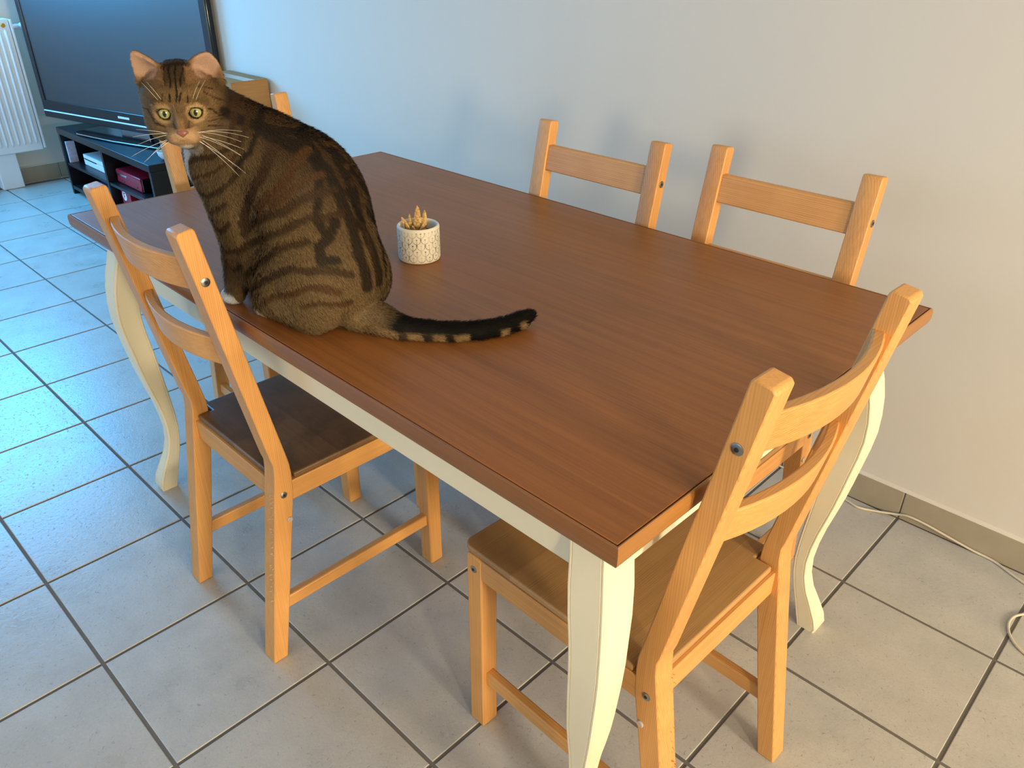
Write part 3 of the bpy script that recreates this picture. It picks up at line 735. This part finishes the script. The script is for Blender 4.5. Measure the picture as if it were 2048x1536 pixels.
CV, CQ = nets(LO, HI, 0.003)
STROKES=[('K',0.014,[[195,64,334],[183,57,329],[169,50,325],[155,44,320],[136,34,315],[122,23,310],[111,8,308],[100,-8,305],[69,-11,287],[50,-25,268],[36,-41,241],[33,-49,225],[33,-60,204],[23,-56,180]]),('K',0.017,[[132,42,308],[104,31,297],[75,24,284],[60,20,275],[49,14,265],[30,15,239],[23,14,226],[17,14,210],[6,8,181],[-3,14,150],[-9,16,134],[-15,16,117],[-20,17,88]]),('B',0.013,[[76,17,288],[76,35,278],[78,51,266],[83,62,253],[89,72,239],[110,81,222],[128,83,204]]),('D',0.015,[[115,50,289],[116,63,272],[121,73,256],[140,80,228],[164,77,196],[176,80,172]]),('B',0.009,[[45,23,257],[55,44,253],[71,66,237],[82,76,226],[98,83,214]]),('D',0.011,[[30,19,236],[43,47,232],[59,64,225],[77,79,208],[107,86,198],[155,78,175],[178,79,154]]),('D',0.01,[[15,18,203],[27,45,198],[41,61,202],[59,75,192],[83,85,178],[134,82,156],[173,76,138],[200,77,120]]),('K',0.013,[[17,35,190],[21,51,169],[30,63,158],[24,66,137],[9,51,135]]),('D',0.01,[[44,71,165],[64,81,160],[92,88,148],[119,90,127],[157,84,102],[194,76,82]]),('D',0.01,[[-9,38,112],[5,56,120],[19,71,124],[36,84,122],[62,92,124],[98,98,106],[130,99,87],[178,77,57]]),('B',0.009,[[-3,63,89],[15,81,100],[30,90,100],[64,100,84],[101,104,72],[122,105,60]]),('B',0.007,[[-9,46,69],[-2,71,72],[17,87,76],[47,97,66]]),('K',0.009,[[25,-55,189],[27,-63,167],[17,-55,150],[8,-52,132],[0,-48,118],[-10,-41,85]]),('D',0.006,[[6,-11,182],[-3,-13,150],[-15,-8,121],[-19,-8,102],[-21,-6,84]]),('K',0.009,[[22,-2,228],[16,-5,214],[10,-8,196],[6,-17,178]]),('D',0.006,[[283,82,246],[242,92,268],[209,86,276],[181,78,289],[163,67,301]]),('B',0.004,[[275,84,232],[254,91,238],[239,91,244],[227,89,246],[215,87,252],[206,85,256],[196,84,262],[184,82,268],[178,80,270],[167,76,280],[159,72,287]]),('D',0.007,[[262,83,211],[233,89,210],[201,84,226],[176,80,246],[158,77,262]]),('D',0.007,[[258,78,181],[218,88,190],[200,84,202]]),('D',0.008,[[245,81,160],[221,85,154],[202,85,168]]),('D',0.006,[[243,75,124],[227,77,114],[209,78,120]]),('D',0.006,[[236,74,96],[227,72,82],[200,76,96]]),('D',0.007,[[221,17,353],[196,38,345],[182,59,325],[181,75,301]]),('D',0.008,[[194,14,342],[172,38,332],[163,53,319],[165,72,293]]),('K',0.008,[[175,10,335],[155,35,325],[145,47,313],[146,68,286],[170,79,262]]),('K',0.0022,[[250,89,403],[238,104,393],[234,108,386],[230,112,378],[227,115,372],[225,117,364],[224,121,354]]),('K',0.0022,[[253,98,402],[245,110,393],[235,116,382],[233,120,372]]),('K',0.0022,[[244,83,403],[233,94,393],[227,106,381],[223,110,373]]),('K',0.0022,[[257,103,400],[251,113,394],[248,118,387],[240,123,377]]),('K',0.0022,[[233,82,402],[229,89,391],[222,99,380]]),('K',0.0022,[[240,129,364],[238,134,355]]),('K',0.0022,[[232,124,363],[230,127,354]]),('K',0.0022,[[222,113,364],[221,118,354]]),('K',0.0022,[[216,107,359],[214,110,352]]),('D',0.006,[[256,110,398],[248,94,401],[233,82,402]]),('K',0.0025,[[206,89,342],[204,79,339],[198,73,330],[194,64,333],[194,58,336]]),('D',0.0018,[[206,92,318],[199,82,318],[193,74,318]]),('D',0.0014,[[204,88,324],[198,78,326],[194,70,327]]),('D',0.0028,[[287,134,342],[266,139,342],[260,140,334],[254,139,324],[248,136,322],[244,133,319]]),('D',0.0025,[[211,83,364],[210,77,360],[208,70,354],[204,55,349]]),('D',0.002,[[214,89,372],[212,80,370],[212,62,364]]),('D',0.0025,[[211,38,355],[201,46,347],[194,52,339],[188,61,330],[185,66,321]]),('T2',0.002,[[254,142,348],[242,139,352],[239,130,345],[242,125,334]]),('T2',0.002,[[214,110,345],[209,106,349],[203,98,348],[207,90,341]]),('G',0.004,[[225,126,347],[220,129,334],[221,129,322]]),('W',0.012,[[239,127,294],[236,118,288],[267,90,268],[275,87,250],[275,85,234]]),('W',0.01,[[233,123,290],[222,114,290]]),('T2',0.004,[[265,81,208],[259,81,198],[255,81,190],[253,81,184],[251,82,178],[249,81,168],[245,81,160],[244,79,150],[243,78,142],[241,77,133],[244,74,123],[246,72,112],[248,71,100],[250,69,90]])]
def vnormals(V, Q):
    n = np.cross(V[Q[:, 2]]-V[Q[:, 0]], V[Q[:, 3]]-V[Q[:, 1]]); N = np.zeros_like(V)
    for k in range(4): np.add.at(N, Q[:, k], n)
    return N/(np.linalg.norm(N, axis=1)[:, None]+1e-12)
for _ in range(2):      # relax the grid steps
    ac = np.zeros_like(CV); ct = np.zeros(len(CV))
    for k_ in range(4):
        i_, j_ = CQ[:, k_], CQ[:, (k_+1) % 4]
        np.add.at(ac, i_, CV[j_]); np.add.at(ct, i_, 1); np.add.at(ac, j_, CV[i_]); np.add.at(ct, j_, 1)
    CV = CV*0.5+ac/np.maximum(ct, 1)[:, None]*0.5
CN = vnormals(CV, CQ)
if ((CV[:, 0]-0.10)*CN[:, 0]).sum() < 0: CN = -CN; CQ = CQ[:, ::-1]
def slin(c): return np.array(lin(c))
KEY = {'K': slin((30, 24, 18)), 'D': slin((58, 41, 26)), 'B': slin((76, 51, 29)), 'T2': slin((186, 152, 104)), 'W': slin((226, 222, 214)), 'P': slin((206, 152, 102)), 'G': slin((140, 118, 94)), 'O': slin((186, 122, 74))}
TP = np.array([wl(*t[:3]) for t in TAIL]); TS = np.r_[0, np.cumsum(np.linalg.norm(np.diff(TP, axis=0), axis=1))]
def seg_dist(P, A):
    """distance to a polyline and arclength of the closest point"""
    best = np.full(len(P), 1e9); arc = np.zeros(len(P)); s0 = 0.0
    for a, b in zip(A[:-1], A[1:]):
        d = b-a; L2 = max(d@d, 1e-12); t = np.clip(((P-a)@d)/L2, 0, 1); q = np.linalg.norm(P-a-t[:, None]*d, axis=1)
        m = q < best; best = np.where(m, q, best); arc = np.where(m, s0+t*math.sqrt(L2), arc); s0 += math.sqrt(L2)
    return best, arc
def wob(P, f, seed=0):
    r = np.random.default_rng(seed); o = np.zeros(len(P))
    for k in range(6):
        d = r.normal(size=3); d /= np.linalg.norm(d); o += np.sin(P@d*f*(0.6+0.25*k)+r.uniform(0, 6.28))
    return o/6
def coat(P, N):
    n = len(P)
    col = np.tile(slin((108, 88, 60)), (n, 1))
    def blend(c, w):
        nonlocal col
        w = np.clip(w, 0, 1)[:, None]; col = col*(1-w)+np.asarray(c)*w
    hl = (P-HC)@HR; ishead = np.clip((0.070-np.linalg.norm(hl*[1, 1, .95], axis=1))/0.012, 0, 1)*(hl[:, 0] > -0.05)
    td, ta = seg_dist(P, TP); istail = (td < 0.036) & (P[:, 0] < 0.0) & (P[:, 2] < 0.075)
    # saddle: warmer, darker back; paler lower flank and haunch
    blend(slin((56, 39, 24)), np.clip((P[:, 2]-0.08)/0.15, 0, 1)*np.clip(N[:, 2]*0.9+0.55-N[:, 1]*0.35, 0, 1)*0.92)
    blend(slin((138, 116, 84)), np.clip((0.070-P[:, 2])/0.05, 0, 1)*0.45)
    blend(slin((206, 200, 188)), np.clip((P[:, 0]-0.262)/0.03, 0, 1)*np.clip((0.285-P[:, 2])/0.03, 0, 1)*np.clip((P[:, 2]-0.12)/0.05, 0, 1)*0.35)
    # face and ears
    blend(slin((136, 108, 72)), ishead*0.8*(hl[:, 0] > 0))
    blend(slin((52, 38, 25)), ishead*np.clip((hl[:, 2]-.030)/.015, 0, 1)*np.clip((.030-np.abs(hl[:, 1]))/.012, 0, 1)*0.75)
    mz = np.linalg.norm((hl-[.052, 0, -.030])*[1, .85, 1.15], axis=1)
    blend(slin((196, 158, 116)), np.clip((0.024-mz)/0.007, 0, 1)*(hl[:, 2] < -.016)*0.9)
    blend(slin((150, 112, 74)), np.clip((0.0055-np.abs(hl[:, 1]))/0.003, 0, 1)*(hl[:, 0] > 0.03)*np.clip((-.000-hl[:, 2])/.004, 0, 1)*(hl[:, 2] > -.024)*0.7)
    blend(slin((232, 226, 214)), np.clip((-.0270-hl[:, 2]+np.abs(hl[:, 1])*.15)/0.004, 0, 1)*np.clip((hl[:, 0]-.020)/.012, 0, 1)*(np.abs(hl[:, 1]) < .022)*ishead)
    ear = (hl[:, 2] > 0.040) & (np.abs(hl[:, 1]) > 0.014) & (ishead >= 0) & (P[:, 2] > 0.36)
    front = (N@HR)[:, 0]
    eo = np.zeros(n)
    for sg in (1, -1):
        eb, et = H([.004, (.029 if sg < 0 else .034)*sg, .036]), H([.012 if sg < 0 else .006, (.052 if sg < 0 else .050)*sg, .083 if sg < 0 else .078])
        de, _ = seg_dist(P, np.array([eb+(et-eb)*.15, eb+(et-eb)*.80])); eo = np.maximum(eo, np.clip((0.0215-de)/0.006, 0, 1))
    blend(slin((138, 102, 68)), ear*0.8)
    blend(slin((184, 148, 124)), ear*eo*np.clip((front-0.15)*4, 0, 1)*np.clip((hl[:, 2]-0.036)/0.016, 0, 1))
    blend(slin((70, 52, 36)), ear*np.clip((0.05-front)*4, 0, 1)*0.7)
    bodyw = 1-np.clip(ishead, 0, 1)
    W1 = wob(P, 140, 1)*0.30
    for key, w, pts in STROKES:
        A = np.array(pts, float)/1000.0; c = KEY[key]
        for mir in ((False, True) if (w > 0.0055 and key in 'KDB' and A[:, 2].mean() < 0.33) else (False,)):
            B = A*[1, -1, 1] if mir else A
            if mir and (A[:, 1].mean() < -0.005 or A[:, 0].mean() > 0.2): continue
            lo, hi = B.min(0)-w*2, B.max(0)+w*2
            m = np.all((P > lo) & (P < hi), axis=1)
            if not m.any(): continue
            d, _ = seg_dist(P[m], B); s = w*(0.62 if w > .003 else 0.55)
            x = np.clip((s*(1+W1[m])-d)/(s*0.55)+0.5, 0, 1)
            ww = np.zeros(n); ww[m] = x*x*(3-2*x)*(0.90 if w < 0.0055 else 0.86)
            if w < 0.0055 and key != 'B': ww *= np.where(ear, 0.0, 1.0)
            blend(c, ww)
    # paws
    blend(slin((232, 228, 220)), np.clip((0.030-P[:, 2])/0.008, 0, 1)*(P[:, 0] > 0.248)*1.0)
    blend(slin((214, 196, 180)), np.clip((0.022-P[:, 2])/0.008, 0, 1)*(P[:, 0] > 0.165)*(P[:, 0] < 0.21)*0.9)
    # tail rings, dark line on top
    s = (ta-0.035)/(TS[-1]-0.035)+wob(P, 160, 3)*0.012
    ring = np.zeros(n)
    for a, b, st in ((0.20, 0.235, .8), (0.32, 0.37, .9), (0.45, 0.50, .95), (0.575, 0.755, 1), (0.80, 0.885, 1), (0.925, 1.2, 1)): ring = np.maximum(ring, st*np.clip(np.minimum(s-a, b-s)/0.012+0.5, 0, 1))
    tz = np.interp(ta, TS, TP[:, 2]); topd = np.clip((P[:, 2]-tz)/0.006+0.05, 0, 1)*np.clip((s-0.02)/0.15, 0, 1)
    blend(slin((150, 122, 84)), istail*np.clip(s*3, 0, 1)*0.8)
    blend(slin((84, 64, 42)), istail*np.clip(1-s*6, 0, 1)*np.clip(s*20+1, 0, 1)*0.5)
    blend(slin((20, 17, 14)), istail*np.maximum(ring, topd)*(s > -0.05))
    for sg in (1, -1):
        dt, _ = seg_dist(P, np.array([H([.0500, .0135*sg, .0010]), H([.0560, .0095*sg, -.0080]), H([.0600, .0080*sg, -.0150])]))
        blend(slin((70, 48, 32)), np.clip((0.0026-dt)/0.0014, 0, 1)*0.75)
        dt, _ = seg_dist(P, np.array([H([.0440, .0300*sg, .0020]), H([.0340, .0400*sg, -.0030]), H([.0200, .0500*sg, -.0040])]))
        blend(slin((40, 29, 20)), np.clip((0.0030-dt)/0.0014, 0, 1)*0.85)
    # dark lid line round the eyes, then a pale spectacle
    for sg in (1, -1):
        e = H([.0495, .0215*sg, .0030]); d = np.linalg.norm((P-e)*[1, 1, 1.08], axis=1)
        blend(slin((196, 160, 112)), np.clip((0.0165-d)/0.003, 0, 1)*0.7)
        blend(slin((24, 18, 14)), np.clip((0.0112-d)/0.0010, 0, 1))
    return col
cat = empty('cat'); cat.location = tuple(ORG); cat.rotation_euler = (0, 0, math.radians(PSI))
tag(cat, 'brown tabby cat sitting on the table edge, head turned back to face the camera', 'cat')
def np_mesh(name, V, F, mat, parent, colors=None, normals=None):
    me = bpy.data.meshes.new(name); nv, nf = len(V), len(F); k = F.shape[1]
    me.vertices.add(nv); me.vertices.foreach_set('co', np.ascontiguousarray(V, dtype=np.float32).ravel())
    me.loops.add(nf*k); me.loops.foreach_set('vertex_index', np.ascontiguousarray(F, dtype=np.int32).ravel())
    me.polygons.add(nf); me.polygons.foreach_set('loop_start', np.arange(0, nf*k, k, dtype=np.int32))
    me.update(calc_edges=True); me.polygons.foreach_set('use_smooth', np.ones(nf, bool))
    if colors is not None:
        a = me.color_attributes.new('coat', 'FLOAT_COLOR', 'POINT'); a.data.foreach_set('color', np.c_[colors, np.ones(nv)].astype(np.float32).ravel())
    if normals is not None: me.normals_split_custom_set_from_vertices(normals.tolist())
    me.materials.append(mat); o = bpy.data.objects.new(name, me); COL.objects.link(o); o.parent = parent; return o
def coat_mat(name, rough, sheen):
    k = NT(name); a = k.n.new('ShaderNodeAttribute'); a.attribute_name = 'coat'; k.link(a.outputs['Color'], k.b.inputs['Base Color'])
    k.rough(rough); k.b.inputs['Specular IOR Level'].default_value = sheen; return k.m
M_COAT = coat_mat('cat_skin', 0.8, 0.2); M_FUR = coat_mat('cat_fur', 0.62, 0.10)
CC = coat(CV, CN)
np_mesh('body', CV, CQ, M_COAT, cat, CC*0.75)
# --- fur: flat tapering strands rooted on the body, shaded with the body's own normals
def make_fur(nh):
    A = CV[CQ]; ar = np.linalg.norm(np.cross(A[:, 2]-A[:, 0], A[:, 3]-A[:, 1]), axis=1)*0.5
    cen = A.mean(1); hl = (cen-HC)@HR; hd = np.linalg.norm(hl, axis=1) < 0.105
    wgt = ar*np.where(hd & (hl[:, 0] > -0.01), 2.6, 1.0); wgt[cen[:, 2] < 0.003] = 0
    # leave eyes and nose bare
    for sg in (1, -1): wgt[np.linalg.norm(cen-H([.0495, .0215*sg, .0030]), axis=1) < 0.0092] = 0
    wgt[np.linalg.norm(cen-H([.0670, 0, -.0215]), axis=1) < 0.0080] = 0
    f = RNG.choice(len(CQ), nh, p=wgt/wgt.sum()); u, v = RNG.random((2, nh))
    q = A[f]; P = (q[:, 0]*(1-u)[:, None]+q[:, 1]*u[:, None])*(1-v)[:, None]+(q[:, 3]*(1-u)[:, None]+q[:, 2]*u[:, None])*v[:, None]
    qn = CN[CQ][f]; N = (qn[:, 0]*(1-u)[:, None]+qn[:, 1]*u[:, None])*(1-v)[:, None]+(qn[:, 3]*(1-u)[:, None]+qn[:, 2]*u[:, None])*v[:, None]
    N /= np.linalg.norm(N, axis=1)[:, None]
    hl = (P-HC)@HR; r = np.linalg.norm(hl, axis=1)
    head = np.clip((0.085-r)/0.02, 0, 1)*(hl[:, 0] > -0.03)
    head = np.where((hl[:, 2] > 0.04) & (r < 0.13), 1.0, head)
    ear = (hl[:, 2] > 0.044) & (np.abs(hl[:, 1]) > 0.016) & (r < 0.13)
    td, ta = seg_dist(P, TP); tail = (td < 0.036) & (P[:, 0] < 0.0) & (P[:, 2] < 0.075)
    flow = np.tile(np.array([-0.75, 0.0, -0.75]), (nh, 1)); flow[P[:, 0] > 0.2] = (-0.15, 0.0, -1.0)
    hf = (P-H([.062, 0, -.020])); hf /= np.linalg.norm(hf, axis=1)[:, None]; hf = hf+HR@np.array([-.25, 0, 0])
    flow = flow*(1-head)[:, None]+hf*head[:, None]
    k = np.clip(np.searchsorted(TS, ta)-1, 0, len(TP)-2); tdir = TP[k+1]-TP[k]; tdir /= np.linalg.norm(tdir, axis=1)[:, None]
    flow = np.where(tail[:, None], tdir*1.2+[0, 0, -.1], flow)
    flow = flow-N*(flow*N).sum(1)[:, None]; flow /= np.linalg.norm(flow, axis=1)[:, None]+1e-9
    L = np.full(nh, 0.0088); L = np.where((P[:, 2] < 0.10) & (P[:, 0] > 0.13), 0.0115, L)
    L = L*(1-head)+0.0052*head; L = np.where(np.linalg.norm(P-H([.055, 0, -.022]), axis=1) < 0.028, 0.0026, L)
    L = np.where(ear, 0.0014, L); L = np.where(tail, 0.0090, L); L = np.where((P[:, 2] < 0.030) & (P[:, 0] > 0.12), 0.0035, L)
    L *= RNG.uniform(0.65, 1.25, nh)
    lift = np.where(ear | (head > .6), 0.38, 0.50)*RNG.uniform(0.6, 1.4, nh)
    D = flow+N*lift[:, None]+RNG.normal(0, 0.16, (nh, 3)); D /= np.linalg.norm(D, axis=1)[:, None]
    D2 = D+flow*0.5-N*0.10; D2 /= np.linalg.norm(D2, axis=1)[:, None]
    S = np.cross(D, N); S /= np.linalg.norm(S, axis=1)[:, None]+1e-9
    th = RNG.uniform(-0.7, 0.7, nh); S = S*np.cos(th)[:, None]+N*np.sin(th)[:, None]
    w = np.where(head > .5, 0.00028, 0.00046)*RNG.uniform(0.7, 1.2, nh)
    p0 = P-N*0.0006; p1 = P+D*(L*0.55)[:, None]; p2 = p1+D2*(L*0.45)[:, None]
    for p in (p1, p2): p[:, 2] = np.maximum(p[:, 2], 0.0012)
    V = np.stack([p0-S*w[:, None], p0+S*w[:, None], p1+S*w[:, None]*.8, p1-S*w[:, None]*.8, p2], 1)
    i = np.arange(nh)[:, None]*5
    F = np.concatenate([i+[0, 1, 2], i+[0, 2, 3], i+[3, 2, 4]], 0)
    C = coat(P, N); lum = C.mean(1)
    # agouti banding: every strand carries its own dark or pale tip
    g = RNG.random(nh); tip = np.where(g < 0.40, 0.22, np.where(g < 0.72, 0.9, 2.0)); tip = np.where((lum > 0.35), 1.0, tip)
    tip = np.where(lum < 0.02, 1.0+(tip-1)*0.5, tip)
    mid = 0.75+RNG.random(nh)*0.4
    warm = np.array([1.0, 0.86, 0.66])
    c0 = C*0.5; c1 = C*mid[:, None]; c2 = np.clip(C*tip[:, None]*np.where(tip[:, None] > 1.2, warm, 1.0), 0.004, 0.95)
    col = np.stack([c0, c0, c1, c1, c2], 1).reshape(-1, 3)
    NN = np.repeat(N, 5, 0)+np.repeat(D, 5, 0)*0.55; NN /= np.linalg.norm(NN, axis=1)[:, None]
    return V.reshape(-1, 3), F, col, NN
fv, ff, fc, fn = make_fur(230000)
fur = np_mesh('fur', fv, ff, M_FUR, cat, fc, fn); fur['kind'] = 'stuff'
# --- eyes
def iris_mat():
    k = NT('cat_eye'); sp = k.n.new('ShaderNodeSeparateXYZ'); k.link(k.obj(), sp.inputs[0])
    x, y, z = sp.outputs
    yy = k.math('DIVIDE', y, 0.0026); zz = k.math('DIVIDE', z, 0.0045)
    pup = k.math('LESS_THAN', k.math('ADD', k.math('MULTIPLY', yy, yy), k.math('MULTIPLY', zz, zz)), 1.0)
    r = k.math('SQRT', k.math('ADD', k.math('MULTIPLY', y, y), k.math('MULTIPLY', z, z)))
    n = k.noise(k.obj(), 420, 3)
    c = k.mix(k.ramp(r, 0.003, 0.0080), lin((150, 148, 84)), lin((176, 178, 116)))
    c = k.mix(k.math('MULTIPLY', k.ramp(n, 0.4, 0.7), 0.3), c, lin((140, 140, 60)))
    c = k.mix(k.ramp(r, 0.0078, 0.0086), c, lin((30, 24, 16)))
    c = k.mix(pup, c, (0.002, 0.002, 0.002))
    k.col(c); k.rough(0.06); k.b.inputs['Coat Weight'].default_value = 1.0; k.b.inputs['Coat Roughness'].default_value = 0.02
    return k.m
M_EYE = iris_mat()
for sg in (1, -1):
    e = obj('eye', MB().sphere((0, 0, 0), 0.0097, 28, 18), M_EYE, cat, angle=3)
    gaze = HR@np.array([1.0, 0.02*sg, 0.0]); gaze /= np.linalg.norm(gaze); upv = HR[:, 2]; le = np.cross(upv, gaze); le /= np.linalg.norm(le); upv = np.cross(gaze, le)
    p = H([.0400, .0215*sg, .0030])
    m = Matrix([[gaze[r], le[r], upv[r], p[r]] for r in range(3)]+[[0, 0, 0, 1]]); e.matrix_local = m
nose = MB(); R = []
for x, s in ((-.004, 1.0), (.002, 1.0), (.0045, .75), (.0058, .35)):
    ring = []
    for a in np.linspace(0, 2*PI, 16, endpoint=False):
        y = 0.0088*math.cos(a)*s; z = 0.0066*math.sin(a)*s
        if z < 0: y *= max(0.12, 1+z/0.0075)
        ring.append(tuple(H([.0622+x, y, -.0215+z-0.10*x])))
    R.append(ring)
nose.rings(R); obj('nose', nose, plain('cat_nose', (126, 76, 62), 0.42, var=0.12, scale=300), cat, angle=2)
M_WHISK = plain('whisker', (240, 228, 206), 0.35)
rw = random.Random(11)
for sg in (1, -1):
    for k in range(9 if sg > 0 else 6):
        a = k/(8 if sg > 0 else 5); y0 = (.014+.004*(k % 2))*sg; z0 = -.026-.010*a+.003*(k % 3)
        base = H([.056-.004*(k % 2), y0, z0]); Ln = (0.090 if sg > 0 else 0.060)*rw.uniform(0.75, 1.1)
        d = HR@np.array([(.30 if sg > 0 else -.10)+.15*rw.random(), 1.0*sg, 0.28-0.95*a+rw.uniform(-.08, .08)]); d /= np.linalg.norm(d)
        sag = HR@np.array([.12 if sg > 0 else -.25, 0, -.30]); pts = [base+d*Ln*t+sag*Ln*t*t*0.6 for t in np.linspace(0, 1, 9)]
        obj('whisker', MB().tube([tuple(p) for p in pts], [0.00026*(1-0.8*t)+0.00005 for t in np.linspace(0, 1, 9)], 5), M_WHISK, cat, angle=3)
for sg in (1, -1):
    for k in range(2):
        base = H([.046, .018*sg+.004*k*sg, .014]); d = HR@np.array([.35, .35*sg+.1*k*sg, 1.0]); pts = [base+d*0.035*t+HR@np.array([-.010, .006*sg, 0])*t*t for t in np.linspace(0, 1, 6)]
        obj('whisker', MB().tube([tuple(p) for p in pts], [0.00018*(1-0.8*t)+0.00004 for t in np.linspace(0, 1, 6)], 5), M_WHISK, cat, angle=3)
# whiskers and claws stay with the cat; toes on the visible fore paw
